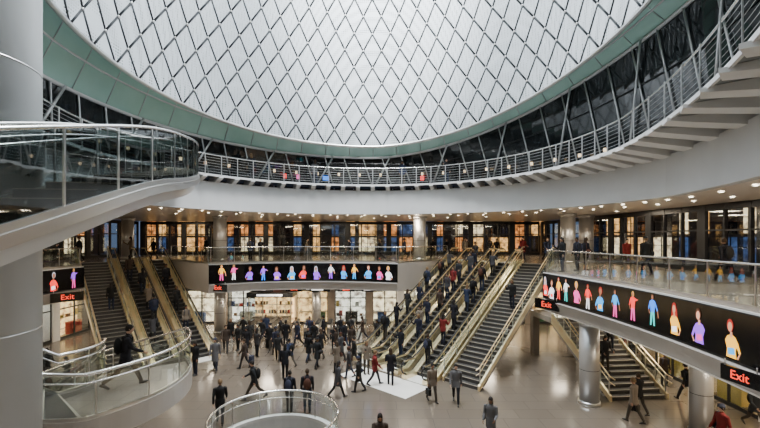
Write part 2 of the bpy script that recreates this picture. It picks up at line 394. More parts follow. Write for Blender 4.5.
for lev in (0,.5,1):
    b.tube([tuple(Vector(ring(2*pi*i/n,13.3,topz(2*pi*i/n)+.05)).lerp(Vector(circ(2*pi*i/n,11.9,rimz(2*pi*i/n)+1.5)),lev)) for i in range(n)],.05,'white',5,True)
for i in range(0,n,2):
    t=2*pi*i/n; b.tube([ring(t,13.28,topz(t)+.05),circ(t,11.88,rimz(t)+1.5)],.025,'colsteel',4)
b.obj('green_glass_ring',recalc=False)
prof=[(0,11.9,1.4),(0,11.6,4),(0,10.9,8),(0,9.6,12.5),(0,8,17),(0,6.5,21)]
b=MB(); n=72
for i in range(n):
    for j in range(len(prof)-1):
        q=[]
        for t in (2*pi*i/n,2*pi*(i+1)/n): q.append((circ(t,prof[j][1],rimz(t)+prof[j][2]),circ(t,prof[j+1][1],rimz(t)+prof[j+1][2])))
        b.add([q[0][0],q[1][0],q[1][1],q[0][1]],[(0,1,2,3)],'shell',True)
b.obj('dome_shell',recalc=False)
def netp(u,v):
    t=2*pi*u; r=11.0-.9*v-3.2*v**2-1.0*v**3; h=19.5*v
    return Vector(circ(t,r,rimz(t)*(1)+h))
NU,NV=54,19
b=MB()
def node(i,j): return netp((i+(j%2)*.5)/NU, j/NV)
for j in range(0,NV-1):
    for i in range(NU):
        bt=node(i,j); tp=node(i,j+2)
        if j%2==0: l,r_=node(i-1,j+1),node(i,j+1)
        else: l,r_=node(i,j+1),node(i+1,j+1)
        c=(bt+tp+l+r_)/4
        b.add([p.lerp(c,.09) for p in (bt,r_,tp,l)],[(0,1,2,3)],'net')
for j in range(NV):
    for i in range(NU):
        a=node(i,j)
        for c in ((node(i-1,j+1),node(i,j+1)) if j%2==0 else (node(i,j+1),node(i+1,j+1))):
            b.tube([a,c],.052,'cable',4)
        if j>0: b.ell(a,(.08,.08,.08),'colsteel',6,4)
b.tube([tuple(netp(i/88,0)) for i in range(88)],.10,'steel',6,True)
for i in range(NU):
    a,c=node(i,0),node(i+1,0); t=node(i,1); m=(a+c+t)/3
    b.add([p.lerp(m,.1) for p in (a,c,t)],[(0,1,2)],'net')
for i in range(NU):
    t=2*pi*i/NU; b.tube([netp(i/NU,0),circ(t+.05,11.88,rimz(t)+1.48)],.02,'steel',4)
b.obj('reflector_net',recalc=False)
b=MB(); b.tube([circ(2*pi*i/48,6.5,rimz(2*pi*i/48)+21) for i in range(48)],.3,'white',8,True); b.obj('skylight_frame')
# ------------------------------------------------------------ columns
def column(x,y,z0,z1,r,k='colsteel'):
    b=MB(); n=28
    b.tube([(x,y,z0),(x,y,z1)],r,k,n)
    b.tube([(x,y,z0),(x,y,z0+.15)],r*1.12,'steel',n)
    b.tube([(x,y,z1-.22),(x,y,z1)],[r*1.02,r*1.25],k,n)
    z=z0+1.5
    while z<z1-.5: b.tube([(x,y,z),(x,y,z+.02)],r*1.008,'dark',n); z+=1.8
    return b.obj('round_column')
for x,y,r in [(-12.2,30.5,.48),(3.1,31.2,.48),(12.9,27.5,.48),(14.9,28.9,.48),(-21,14,.45),(13.2,8,.45),(-20.8,33,.45)]: column(x,y,0,3.36,r)
for x,y,r in [(-12.2,30.5,.42),(3.0,31.0,.42),(9.1,17.4,.4),(11.8,14.7,.36),(-19.5,15,.4),(-5,31.5,.35)]: column(x,y,ZL,-1.9,r)
b=MB(); cx,cy,cr=-6.6,6.2,1.05
b.tube([(cx,cy,ZL),(cx,cy,16)],cr,'col',64)
for z in (-3,.2,4.4,8): b.tube([(cx,cy,z),(cx,cy,z+.025)],cr+.004,'steel',64)
b.tube([(cx,cy,ZL),(cx,cy,ZL+.2)],cr+.05,'steel',64)
b.obj('large_round_column')
# ------------------------------------------------------------ upper curved stair
pts=[(-5.3,-1,.05),(-4.9,1.5,.75),(-4.55,4.1,1.72),(-4.85,7.2,2.62),(-5.45,10,3.15),(-6.8,13.5,3.8),(-8.8,17.6,4.6),(-11.0,21.2,5.3)]
sp=spline(pts,10)
b=MB(); hw=.62
b.sweep(sp,[(hw,0),(hw,-.05),(hw-.12,-.38),(-hw+.12,-.38),(-hw,-.05),(-hw,0)],'white')
b.sweep(sp,[(hw,.0),(hw+.03,.0),(hw+.03,-.16),(hw,-.16)],'steel'); 
for off in (hw-.02,-hw+.02): railing(b,sp,h=1.1,off=off,post=1.3,r=.028,glassk='tglass')
for off in (hw-.1,-hw+.1):
    q=[]
    for i,p in enumerate(sp):
        a=sp[max(0,i-1)];c=sp[min(len(sp)-1,i+1)];tx,ty=c[0]-a[0],c[1]-a[1];L=math.hypot(tx,ty); q.append((p[0]+ty/L*off,p[1]-tx/L*off,p[2]+.92))
    b.tube(q,.018,'rail',8)
L=arclen(sp)[-1]; n=34
for i in range(n):
    p,t=at(sp,L*(i+.5)/n*.97); rz=math.atan2(t.y,t.x); b.box((p.x,p.y,p.z+.06),(.3,1.1,.14),'tread',rz); b.box((p.x-.14*t.x,p.y-.14*t.y,p.z+.135),(.04,1.1,.012),'nosing',rz)
b.obj('curved_upper_stair')
# ------------------------------------------------------------ helical stair (lower left)
HC=(-9.2,11.0); ri_,ro=1.35,3.6; zl=-2.4
b=MB()
def hp(a,r,z): return (HC[0]+r*math.cos(a),HC[1]+r*math.sin(a),z)
def wedge(a0,a1,z,th,k,r0=ri_,r1=ro,sub=1):
    vs=[];m=sub+1
    for zz in (z-th,z):
        for rr in (r0,r1):
            for s_ in range(m): vs.append(hp(a0+(a1-a0)*s_/sub,rr,zz))
    fs=[]
    for s_ in range(sub):
        fs+=[(s_,s_+1,m+s_+1,m+s_),(2*m+s_,2*m+s_+1,3*m+s_+1,3*m+s_),(s_,s_+1,2*m+s_+1,2*m+s_),(m+s_,m+s_+1,3*m+s_+1,3*m+s_)]
    fs+=[(0,m,3*m,2*m),(m-1,2*m-1,4*m-1,3*m-1)]
    b.add(vs,fs,k)
d=math.radians
A1=d(40); A0=d(-40)
wedge(A0,A1,zl,.3,'sfloor',sub=16)
for i in range(18):
    a0=A1+i*d(9.5); a1=a0+d(9.5); z=zl-.1722*(i+1)
    wedge(a0,a1+.01,z,.17,'tread'); wedge(a0+.002,a0+.018,z+.006,.03,'nosing'); wedge(a1-.018,a1,z+.006,.03,'nosing')
for i in range(14):
    a1=A0-i*d(10.6); a0=a1-d(10.6); z=zl+.1714*(i+1)
    wedge(a0-.01,a1,z,.17,'tread'); wedge(a1-.018,a1,z+.006,.03,'nosing')
def hz(a):
    if a>A1: return zl-3.1*min(1,(a-A1)/d(171))
    if a<A0: return zl+2.4*min(1,(A0-a)/d(148.4))
    return zl
for rr in (ri_,ro):
    p=[hp(a,rr,hz(a)) for a in [d(-188)+k*d(399)/110 for k in range(111)]]
    b.sweep(p,[(-.05,.12),(.05,.12),(.05,-.42),(-.05,-.42)],'slabfascia')
    railing(b,[(x,y,z+.1) for x,y,z in p],h=1.02,post=1.2,r=.04)
    b.tube([(x,y,z+.92) for x,y,z in p],.022,'rail',6)
p=[hp(a,(ri_+ro)/2,hz(a)-.3) for a in [d(-188)+k*d(399)/110 for k in range(111)]]
w=(ro-ri_)/2; b.sweep(p,[(-w,0),(w,0),(w,-.1),(-w,-.1)],'slabfascia')
b.obj('helical_stair')
# ------------------------------------------------------------ escalators and stairs
RISE=5.5; RUN=9.4; F0=.9
def zf(s):
    return ZL+RISE*max(0,min(1,(s-F0)/RUN))
def loc(o,D,s,w,z): 
    return (o[0]+D[0]*s+D[1]*w, o[1]+D[1]*s-D[0]*w, z)
def lbox(b,o,D,s0,s1,w0,w1,z0,z1,k,z0b=None,z1b=None):
    z0b=z0 if z0b is None else z0b; z1b=z1 if z1b is None else z1b
    vs=[loc(o,D,s0,w0,z0),loc(o,D,s0,w1,z0),loc(o,D,s1,w1,z0b),loc(o,D,s1,w0,z0b),loc(o,D,s0,w0,z1),loc(o,D,s0,w1,z1),loc(o,D,s1,w1,z1b),loc(o,D,s1,w0,z1b)]
    b.add(vs,[(0,3,2,1),(4,5,6,7),(0,1,5,4),(1,2,6,5),(2,3,7,6),(3,0,4,7)],k)
def escalator(o,D):
    b=MB(); S=[0,F0,F0+RUN,F0+RUN+.9]
    n=26
    lbox(b,o,D,0,F0,-.5,.5,ZL-.1,ZL+.02,'plate'); lbox(b,o,D,S[2],S[3],-.5,.5,-.1,.02,'plate')
    for i in range(n):
        s0=F0+RUN*i/n; s1=F0+RUN*(i+1)/n; z=zf(s1)
        lbox(b,o,D,s0,s1,-.5,.5,z-.24,z,'step'); lbox(b,o,D,s0-.004,s0+.01,-.5,.5,z-.2,z-.03,'riser')
        lbox(b,o,D,s0,s0+.03,-.5,.5,z,z+.004,'nosing')
    for sg in (-1,1):
        w=lambda a,c:(min(sg*a,sg*c),max(sg*a,sg*c))
        for s0,s1 in zip(S,S[1:]):
            z0,z1=zf(s0),zf(s1)
            lbox(b,o,D,s0,s1,*w(.5,.8),z0-.15,z0+.22,'brass',z1-.15,z1+.22)
            lbox(b,o,D,s0,s1,*w(.63,.645),z0+.2,z0+.92,'glass',z1+.2,z1+.92)
            lbox(b,o,D,s0,s1,*w(.59,.69),z0+.88,z0+.95,'brass',z1+.88,z1+.95)
        pth=[(.15,.22),(-.12,.36),(-.25,.6),(-.12,.86),(.15,.97)]
        hp_=[loc(o,D,s,sg*.64,ZL+h) for s,h in pth]+[loc(o,D,F0-.2,sg*.64,ZL+.97),loc(o,D,F0+.3,sg*.64,zf(F0+.3)+.99)]
        e=S[3]; hp_+=[loc(o,D,S[2]-.3,sg*.64,zf(S[2]-.3)+.99),loc(o,D,S[2]+.2,sg*.64,.97)]+[loc(o,D,e-s,sg*.64,h) for s,h in pth[::-1]]
        b.tube(hp_,.035,'rubber',8)
        for q in range(1,12):
            s=F0+RUN*q/12; z=zf(s); lbox(b,o,D,s,s+.03,*w(.625,.655),z+.2,z+.93,'brass')
    for s0,s1 in zip(S,S[1:]):
        z0,z1=zf(s0),zf(s1)
        if s0==F0: lbox(b,o,D,s0,s0+1.6,-.8,.8,z0-.15,z0-.1,'slabfascia',zf(s0+1.6)-.95,zf(s0+1.6)-.1); lbox(b,o,D,s0+1.6,s1,-.8,.8,zf(s0+1.6)-.95,zf(s0+1.6)-.1,'slabfascia',z1-.95,z1-.1)
        elif s0>F0: lbox(b,o,D,s0,s1,-.8,.8,z0-.95,z0-.16,'slabfascia')
    b.obj('escalator')
def stair(o,D,hw,rise=5.5,run=9.4,z0=ZL,name='staircase',off=F0):
    b=MB(); n=int(round(rise/.17)); tr=run/n
    for i in range(n):
        s=off+i*tr; z=z0+rise*(i+1)/n
        lbox(b,o,D,s,s+tr+.02,-hw,hw,z-.2,z,'tread'); lbox(b,o,D,s-.006,s+.03,-hw,hw,z-.015,z+.004,'nosing')
    for sg in (-1,1):
        a,c=sorted((sg*hw,sg*(hw+.1)))
        lbox(b,o,D,off-.1,off+run,a,c,z0,z0+.25,'brass',z0+rise-.3,z0+rise+.25)
        lbox(b,o,D,off,off+run,*sorted((sg*(hw+.04),sg*(hw+.055))),z0+.25,z0+1.05,'glass',z0+rise+.25,z0+rise+1.05)
        for h_,r_ in ((1.1,.03),(.85,.02)):
            b.tube([loc(o,D,off-.35,sg*(hw+.05),z0+h_-.05),loc(o,D,off,sg*(hw+.05),z0+h_),loc(o,D,off+run,sg*(hw+.05),z0+rise+h_),loc(o,D,off+run+.3,sg*(hw+.05),z0+rise+h_-.02)],r_,'brass',8)
        for q in range(9):
            s=off+run*q/8; z=z0+rise*q/8; lbox(b,o,D,s,s+.04,*sorted((sg*(hw+.03),sg*(hw+.07))),z+.1,z+1.1,'steel')
    lbox(b,o,D,off+.5,off+run,-hw,hw,z0+.02,z0+.05,'slabfascia',z0+rise-.55,z0+rise-.2)
    b.obj(name)
D1=(.682,.731)
E=[(-1.0,23.0),(.35,21.45),(1.7,19.95)]
for e in E: escalator(e,D1)
ST1=(3.35,18.85); stair(ST1,D1,.95)
D2=(-.70,.714)
U=[(-12.9,20.6),(-11.5,22.0),(-10.1,23.4)]
stair(U[0],D2,.85); escalator(U[1],D2); escalator(U[2],D2)
ST2=(11.5,17.6); D3=(-.10,.995); stair(ST2,D3,1.3,rise=2.72,run=4.8,off=.2)
b=MB(); lbox(b,ST2,D3,5.02,7.5,-1.4,1.4,ZL+2.42,ZL+2.72,'sfloor'); lbox(b,ST2,D3,7.1,7.5,-1.4,-1.0,ZL,ZL+2.42,'wallbrown'); lbox(b,ST2,D3,7.1,7.5,1.0,1.4,ZL,ZL+2.42,'wallbrown'); b.obj('stair_landing')
b=MB()
vs=[loc(E[2],D1,s,w,ZL+.006) for s,w in ((-1.9,-3.6),(-1.9,1.0),(-.05,1.0),(-.05,-3.6))]; b.add(vs,[(0,1,2,3)],'plate'); b.obj('escalator_threshold_glow')  # white patch paints the glow on the floor at the escalator foot
# ------------------------------------------------------------ turnstiles
b=MB()
for i in range(16):
    x=-10.5+i*.85; y=29.7
    b.box((x,y,ZL+.5),(.28,1.5,1.0),'steel'); b.box((x,y,ZL+1.03),(.3,1.55,.06),'dark'); b.tube([(x+.14,y,ZL+.75),(x+.6,y,ZL+.72)],.025,'rail',6); b.tube([(x+.14,y,ZL+.7),(x+.4,y,ZL+.35)],.025,'rail',6)
    b.box((x,y-.76,ZL+.8),(.16,.02,.18),warm[1])
b.obj('turnstile_row')
b=MB(); kx,ky=-8.6,32.0
b.box((kx,ky,ZL+.05),(3.4,1.6,.1),'dark'); b.box((kx,ky,ZL+2.75),(3.6,1.8,.35),'dark'); b.box((kx,ky-.91,ZL+2.75),(2.0,.02,.16),'signw')
b.box((kx,ky+.7,ZL+1.35),(3.2,.06,2.5),shopm[2]); b.box((kx,ky-.3,ZL+.55),(2.9,.5,.9),'wallbrown')
for q in (-1.65,-.55,.55,1.65): b.box((kx+q,ky-.75,ZL+1.35),(.07,.07,2.5),'steel')
b.box((kx,ky-.75,ZL+1.8),(3.3,.012,1.6),'wglass')
rr=random.Random(3)
for lv in range(2):
    b.box((kx,ky+.5,ZL+1.1+lv*.7),(3.1,.3,.03),'steel')
    for q in range(14):
        if rr.random()<.5: b.box((kx-1.45+q*.22,ky+.48,ZL+1.25+lv*.7),(.15,.15,.26),rr.choice(goods))
b.obj('newsstand_kiosk')
# ------------------------------------------------------------ LED screens
pal=[(1,.05,.04),(.03,.22,.9),(.85,.08,.35),(1,.5,.04),(.8,.8,.8),(.03,.55,.5),(.3,.08,.8),(.9,.9,.95),(.04,.35,.8)]
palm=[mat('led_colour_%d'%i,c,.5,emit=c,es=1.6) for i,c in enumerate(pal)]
skinm=[mat('led_skin_%d'%i,c,.5,emit=c,es=.75) for i,c in enumerate([(1,.45,.28),(.42,.17,.09),(.8,.35,.2)])]
hairm=[mat('led_hair_%d'%i,c,.5,emit=c,es=.7) for i,c in enumerate([(.08,.03,.015),(.9,.5,.12),(.45,.03,.02),(.6,.6,.7)])]
def screen(name,path,figs,z0=-1.24,z1=-.08,seed=1,side=-1,off=.075,S=.8):
    rr=random.Random(seed); b=MB()
    b.sweep(path,[(side*(off-.015),z0),(side*off,z0),(side*off,z1),(side*(off-.015),z1)],'black')
    L=arclen(path)[-1]; H=(z1-z0)
    for fp in figs:
        p,t=at(path,L*fp); n=Vector((t.y,-t.x,0))*side; v0=rr.choice([0,.06,.1])
        def P(u,v,dd=0): q=p+t*u*S+n*(off+.006+dd*3); return (q.x,q.y,z0+.04+(v*S+v0)*H)
        def poly(ps,k,dd=0): b.add([P(u,v,dd) for u,v in ps],[tuple(range(len(ps)))],k)
        sk=rr.choice(skinm); cl=rr.choice(palm); c2=rr.choice(palm); hr=rr.choice(hairm); kind=rr.random(); sc=rr.uniform(.85,1.1); tl=rr.uniform(-.05,.05)
        def el(cu,cv,ru,rv,k,dd): poly([(cu+ru*math.cos(a*pi/8),cv+rv*math.sin(a*pi/8)) for a in range(16)],k,dd)
        if kind<.6:
            poly([(-.20*sc,0),(.20*sc,0),(.17*sc,.2),(.25*sc,.40),(.16*sc,.52),(.05,.56),(-.05,.56),(-.16*sc,.52),(-.25*sc,.40),(-.17*sc,.2)],cl,.001)
            poly([(-.14,.10),(.11,.06),(.14,.22),(-.10,.26)],c2,.0015)
            poly([(-.045,.5),(.045,.5),(.04,.64),(-.04,.64)],sk,.002)
            el(tl,.79,.125*sc,.16,hr,.003)
            if rr.random()<.5: poly([(-.125+tl,.78),(.125+tl,.78),(.16+tl,.46),(-.16+tl,.46)],hr,.0005)
            el(tl,.755,.085*sc,.12,sk,.004)
            sg=rr.choice([-1,1]); poly([(sg*.25*sc,.42),(sg*.20*sc,.30),(sg*.30*sc,.14),(sg*.36*sc,.18)],cl,.0012); poly([(sg*.30*sc,.14),(sg*.36*sc,.18),(sg*.27*sc,.0),(sg*.21*sc,.02)],sk,.0014)
        else:
            poly([(-.10,.42),(.10,.42),(.15,.78),(.05,.83),(-.05,.83),(-.15,.78)],cl,.001)
            poly([(-.13,.0),(-.05,.0),(.01,.45),(-.10,.45)],c2,.001); poly([(.06,.0),(.14,.0),(.10,.45),(0,.45)],c2,.001)
            u=rr.uniform(-.2,.25); poly([(-.15,.78),(-.11,.70),(-.25,.58+u*.6),(-.29,.63+u*.6)],cl,.0015); poly([(-.25,.58+u*.6),(-.29,.63+u*.6),(-.34,.5+u*1.2),(-.30,.47+u*1.2)],sk,.0015)
            poly([(.15,.78),(.11,.70),(.20,.5),(.24,.53)],cl,.0015); poly([(.20,.5),(.24,.53),(.17,.36),(.13,.38)],sk,.0016)
            el(0,.925,.075,.10,hr,.002); el(0,.91,.052,.075,sk,.003)
    return b.obj(name)
screen('led_screen',right_edge,[.985,.955,.925,.895,.855,.815,.775,.73,.68,.63,.58,.53,.475,.42,.36],seed=23,S=.85)
screen('led_screen',mid_edge,[.05,.10,.16,.24,.30,.37,.45,.52,.58,.66,.73,.80,.88,.94],seed=11,S=.85)
screen('led_screen',left_edge,[.03,.08,.12,.17,.22,.27,.4,.5],seed=8,S=.95)
def exit_sign(p,rz,s=.3,w=1.1,txt='Exit'):
    b=MB(); b.box((0,0,0),(w,.05,s*1.25),'black'); b.tube([(-w*.4,0,s*.6),(-w*.4,0,s*.6+.15)],.012,'steel',6); b.tube([(w*.4,0,s*.6),(w*.4,0,s*.6+.15)],.012,'steel',6)
    o=b.obj('exit_sign'); o.location=p; o.rotation_euler=(0,0,rz)
    c=bpy.data.curves.new('exit_lettering','FONT'); c.body=txt; c.size=s; c.align_x='CENTER'; c.align_y='CENTER'; c.extrude=.004; c.materials.append(M['red'])
    t=bpy.data.objects.new('exit_lettering',c); bpy.context.scene.collection.objects.link(t); t.parent=o; t.location=(0,-.032,0); t.rotation_euler=(pi/2,0,0)
exit_sign((8.0,19.2,-1.50),-1.1,.38,1.4); exit_sign((-10.5,25.95,-1.53),-.35,.38,1.4); exit_sign((-17.2,22.0,-1.55),.9,.40,1.5)
exit_sign((8.2,9.1,-1.46),-1.45,.28,.9); exit_sign((-6.6,30.7,-2.2),0,.34,1.3); exit_sign((-2.6,30.7,-2.2),0,.34,1.3); exit_sign((13,20,-2.3),-.6,.3)
b=MB()
for x in (-9,-4.6,-.6): b.box((x,30.6,-2.25),(1.6,.05,.32),'black'); b.box((x-.2,30.57,-2.25),(.9,.01,.1),'signw'); b.tube([(x-.6,30.6,-2.1),(x-.6,30.6,-1.9)],.012,'steel',6); b.tube([(x+.6,30.6,-2.1),(x+.6,30.6,-1.9)],.012,'steel',6)
b.obj('wayfinding_signs')
# ------------------------------------------------------------ people
M['skin']=randcol('skin',[(.50,.31,.22),(.30,.16,.10),(.56,.37,.27),(.18,.10,.06)],.6)
M['hair']=randcol('hair',[(.015,.012,.01),(.045,.028,.016),(.01,.009,.008),(.16,.10,.05)],.6)
M['jacket']=randcol('jacket_cloth',[(.012,.012,.014),(.018,.02,.035),(.01,.01,.011),(.05,.05,.055),(.012,.013,.018),(.02,.02,.02),(.16,.02,.02),(.045,.032,.025),(.012,.012,.013),(.16,.13,.10),(.012,.012,.012),(.025,.035,.07),(.02,.022,.025),(.03,.03,.032),(.015,.015,.02),(.10,.10,.105)])
M['trouser']=randcol('trouser_cloth',[(.012,.012,.015),(.018,.026,.05),(.01,.01,.01),(.025,.025,.028),(.015,.018,.03),(.05,.042,.033)])
M['shoe']=mat('shoe_leather',(.015,.013,.012),.4)
M['bag']=randcol('bag_fabric',[(.02,.02,.02),(.07,.03,.02),(.03,.035,.06),(.012,.012,.012)])
M['eye']=mat('eye_dark',(.02,.015,.01),.2); M['lip']=mat('lip',(.35,.12,.1),.5)
def person_mesh(name,la,lk,ra,rk,ab,ae,rb,re_,coat=.80,hair='short',bag=None,lean=0.0,headt=0.0):
    D=math.radians; H=.93
    def leg(sx,a,k):
        hip=Vector((sx*.095,0,H)); kn=hip+Vector((0,math.sin(D(a)),-math.cos(D(a))))*.44; an=kn+Vector((0,math.sin(D(a-k)),-math.cos(D(a-k))))*.42; return hip,kn,an,D(a-k)
    L=leg(-1,la,lk); Rr=leg(1,ra,rk); dz=.075-min(L[2].z,Rr[2].z)
    mv=Vector((0,0,dz)); up=lambda v:Vector(v)+mv
    ln=lambda z:lean*(z-.93)
    def T(x,y,z): return up((x,y+ln(z),z))
    bones=[]; g=MB()
    def chain(ps,rs,tag,flat=1,n=12):
        g.tube(ps,rs,'skin',n,flat=flat)
        for i in range(len(ps)-1):
            r0=rs[i] if not isinstance(rs[i],tuple) else rs[i][0]; bones.append((Vector(ps[i]),Vector(ps[i+1]),r0*.9,tag))
    for hip,kn,an,fa in (L,Rr):
        hip,kn,an=hip+mv,kn+mv,an+mv
        chain([hip+Vector((0,0,.05)),hip.lerp(kn,.4),kn,kn.lerp(an,.35),an+Vector((0,0,.02))],[.095,.085,.062,.06,.05],'trouser')
        ff=Vector((0,math.cos(fa*.6),math.sin(fa*.6)))
        chain([an+Vector((0,-.05,-.03))-ff*.01,an+ff*.03+Vector((0,0,-.03)),an+ff*.12+Vector((0,0,-.045)),an+ff*.19+Vector((0,0,-.05))],[.036,.045,.038,.024],'shoe')
    zs=[(coat,.185,.135),(.93,.175,.13),(1.05,.155,.115),(1.2,.17,.125),(1.33,.195,.125),(1.41,.18,.11),(1.455,.11,.085),(1.48,.06,.06)]
    g.tube([T(0,0,z) for z,_,_ in zs],[(a,c_) for _,a,c_ in zs],'skin',18)
    bones.append((T(0,0,coat+.05),T(0,0,1.40),.15,'jacket')); bones.append((T(-.13,0,1.38),T(.13,0,1.38),.09,'jacket'))
    if coat<.8: bones.append((T(-.1,0,coat+.03),T(.1,0,coat+.03),.12,'jacket'))
    chain([T(0,0,1.44),T(0,.012,1.56)],[.056,.052],'skin')
    hc=T(0,.025,1.64)
    g.ell(hc,(.075,.095,.115),'skin',14,10); g.ell(hc+Vector((0,.03,-.055)),(.052,.06,.055),'skin',10,8); bones.append((hc+Vector((0,0,-.05)),hc+Vector((0,0,.05)),.1,'skin'))
    g.tube([hc+Vector((0,.088,.015)),hc+Vector((0,.112,-.018)),hc+Vector((0,.092,-.03))],[.010,.016,.010],'skin',6)
    for sx in (-1,1): g.ell(hc+Vector((sx*.077,-.005,-.005)),(.012,.02,.032),'skin',8,6)
    hands=[]
    for sx,a,e in ((-1,ab,ae),(1,rb,re_)):
        sh=T(sx*.19,0,1.395); d1=Vector((sx*.13,math.sin(D(a)),-math.cos(D(a)))).normalized(); el_=sh+d1*.285
        d2=Vector((-sx*.06 if e>30 else sx*.03,math.sin(D(a+e)),-math.cos(D(a+e)))).normalized(); wr=el_+d2*.25
        chain([sh-Vector((sx*.05,0,-.005)),sh,sh.lerp(el_,.5),el_,el_.lerp(wr,.5),wr],[.07,.068,.058,.05,.046,.038],'jacket')
        pe=wr+d2*.085; g.tube([wr,wr+d2*.04,pe],[(.026,.018),(.038,.018),(.036,.014)],'skin',10); bones.append((wr+d2*.02,pe,.03,'skin')); hands.append((wr,d2,pe,sx))
    src=g.obj('tmp_body'); md=src.modifiers.new('r','REMESH'); md.mode='VOXEL'; md.voxel_size=.013; md.use_smooth_shade=True
    sm=src.modifiers.new('s','SMOOTH'); sm.factor=.5; sm.iterations=2
    dg=bpy.context.evaluated_depsgraph_get(); me=bpy.data.meshes.new_from_object(src.evaluated_get(dg))
    f=MB(); keys=['skin','jacket','trouser','shoe']
    for k in keys: f.mi(k)
    bynum={k:i for i,k in enumerate(keys)}
    f.v=[tuple(v.co) for v in me.vertices]
    for p in me.polygons:
        c=p.center; best=None
        for a_,b_,r_,tg in bones:
            ab_=b_-a_; t_=max(0,min(1,(c-a_).dot(ab_)/ab_.length_squared)); dd=(c-(a_+ab_*t_)).length-r_
            if best is None or dd<best[0]: best=(dd,tg)
        tg=best[1]
        if tg=='trouser' and c.z>coat+dz+.0: tg='jacket'
        f.f.append(tuple(p.vertices)); f.m.append(bynum[tg]); f.sm.append(True)
    bpy.data.objects.remove(src); bpy.data.meshes.remove(me)
    for wr,d2,pe,sx in hands:
        side=Vector((1,0,0)); e1=(side-d2*side.dot(d2)).normalized()
        fwd=Vector((0,1,0)); ax=(fwd-d2*fwd.dot(d2)); ax=ax.normalized() if ax.length>.2 else e1
        inn=d2.cross(ax)*(-sx) ; 
        if inn.x*sx>0: inn=-inn
        for i,(o_,ln_) in enumerate(((.027,.066),(.009,.075),(-.009,.07),(-.027,.055))):
            a_=pe+ax*o_-d2*.01; m1=a_+d2*ln_*.5+inn*.006; m2=m1+d2*ln_*.35+inn*.018; m3=m2+d2*ln_*.12+inn*.018
            f.tube([a_,m1,m2,m3],[.0095,.009,.008,.006],'skin',6)
        a_=wr+d2*.03+ax*.03; f.tube([a_,a_+ax*.025+d2*.025+inn*.008,a_+ax*.03+d2*.055+inn*.016],[.012,.010,.008],'skin',6)
    vs=[];fs=[];n=14;m=8
    hl=.62 if hair=='short' else .72
    for i in range(m+1):
        th=pi*hl*i/m
        for j in range(n):
            ph=2*pi*j/n; front=math.sin(ph)
            t2=th*(1-.38*max(0,front)) 
            vs.append(hc+Vector((.085*math.sin(t2)*math.cos(ph),.105*math.sin(t2)*math.sin(ph)-.006,.125*math.cos(t2))))
    for i in range(m):
        for j in range(n): fs.append((i*n+j,i*n+(j+1)%n,(i+1)*n+(j+1)%n,(i+1)*n+j))
    f.add(vs,fs,'hair',True)
    if hair=='long': f.tube([hc+Vector((0,-.04,.02)),hc+Vector((0,-.065,-.08)),hc+Vector((0,-.085,-.2)),hc+Vector((0,-.085,-.28))],[(.075,.05),(.085,.045),(.08,.035),(.05,.02)],'hair',12)
    if hair=='hat': f.ell(hc+Vector((0,-.005,.05)),(.092,.11,.085),'bag',12,8); f.tube([hc+Vector((.088*math.cos(a*pi/8),-.005+.106*math.sin(a*pi/8),.035)) for a in range(16)],.014,'bag',6,True)
    for sx in (-1,1): f.ell(hc+Vector((sx*.03,.088,.01)),(.011,.006,.007),'eye',8,6)
    f.tube([hc+Vector((-.024,.088,-.058)),hc+Vector((0,.094,-.058)),hc+Vector((.024,.088,-.058))],[.003,.006,.003],'lip',6)
    if bag=='back':
        f.ell(T(0,-.2,1.2),(.15,.10,.23),'bag',12,10)
        for sx in (-1,1): f.tube([T(sx*.10,-.14,1.4),T(sx*.11,0,1.475),T(sx*.12,.125,1.38),T(sx*.14,.1,1.15),T(sx*.13,-.13,1.05)],.018,'bag',6)
    if bag=='hand':
        wr,d2,pe,sx=hands[1]; c=pe+Vector((0,0,-.26)); f.box((c.x,c.y,c.z),(.12,.34,.26),'bag'); f.tube([(c.x,c.y-.1,c.z+.12),(pe.x,pe.y-.03,pe.z+.0),(pe.x,pe.y+.03,pe.z),(c.x,c.y+.1,c.z+.12)],.01,'bag',6)
    if bag=='shoulder':
        f.ell(T(.25,-.03,.98),(.06,.17,.13),'bag',10,8); f.tube([T(.24,-.1,1.05),T(.15,-.09,1.45),T(.13,.05,1.46),T(.24,.08,1.05)],.014,'bag',6)
    if bag=='case':
        wr,d2,pe,sx=hands[1]; c=pe+Vector((0,-.15,0)); f.box((c.x,c.y-.05,.38),(.36,.22,.56),'bag'); 
        f.tube([(c.x,c.y,.66),(pe.x,pe.y,pe.z-.02)],.012,'steel',6)
        for q in (-.14,.14): f.ell((c.x+q,c.y-.05,.05),(.02,.05,.05),'rubber',8,6)
    if bag=='phone': 
        wr,d2,pe,sx=hands[1]; f.box((pe.x-.02,pe.y+.02,pe.z+.05),(.075,.012,.15),'dark')
    return f.mesh(name,recalc=False)
P=[person_mesh('pedestrian_walk_a',22,8,-18,20,-18,18,20,22,.78,'short'),
   person_mesh('pedestrian_walk_b',-20,24,21,4,20,20,-18,12,.62,'long',lean=.04),
   person_mesh('pedestrian_stand',2,2,-3,3,4,12,6,14,.80,'short','back'),
   person_mesh('pedestrian_phone',3,3,-2,3,4,12,28,95,.80,'long','phone'),
   person_mesh('pedestrian_walk_bag',16,4,-14,18,-14,16,4,8,.76,'short','hand'),
   person_mesh('pedestrian_walk_long',14,6,-14,16,-12,14,14,20,.55,'hat','shoulder'),
   person_mesh('pedestrian_stride',30,10,-24,28,-26,30,28,35,.78,'short','back',lean=.1),
   person_mesh('pedestrian_stand_b',6,2,-6,4,12,60,10,40,.66,'long','shoulder'),
   person_mesh('pedestrian_case',18,5,-16,20,16,20,-16,4,.75,'short','case')]
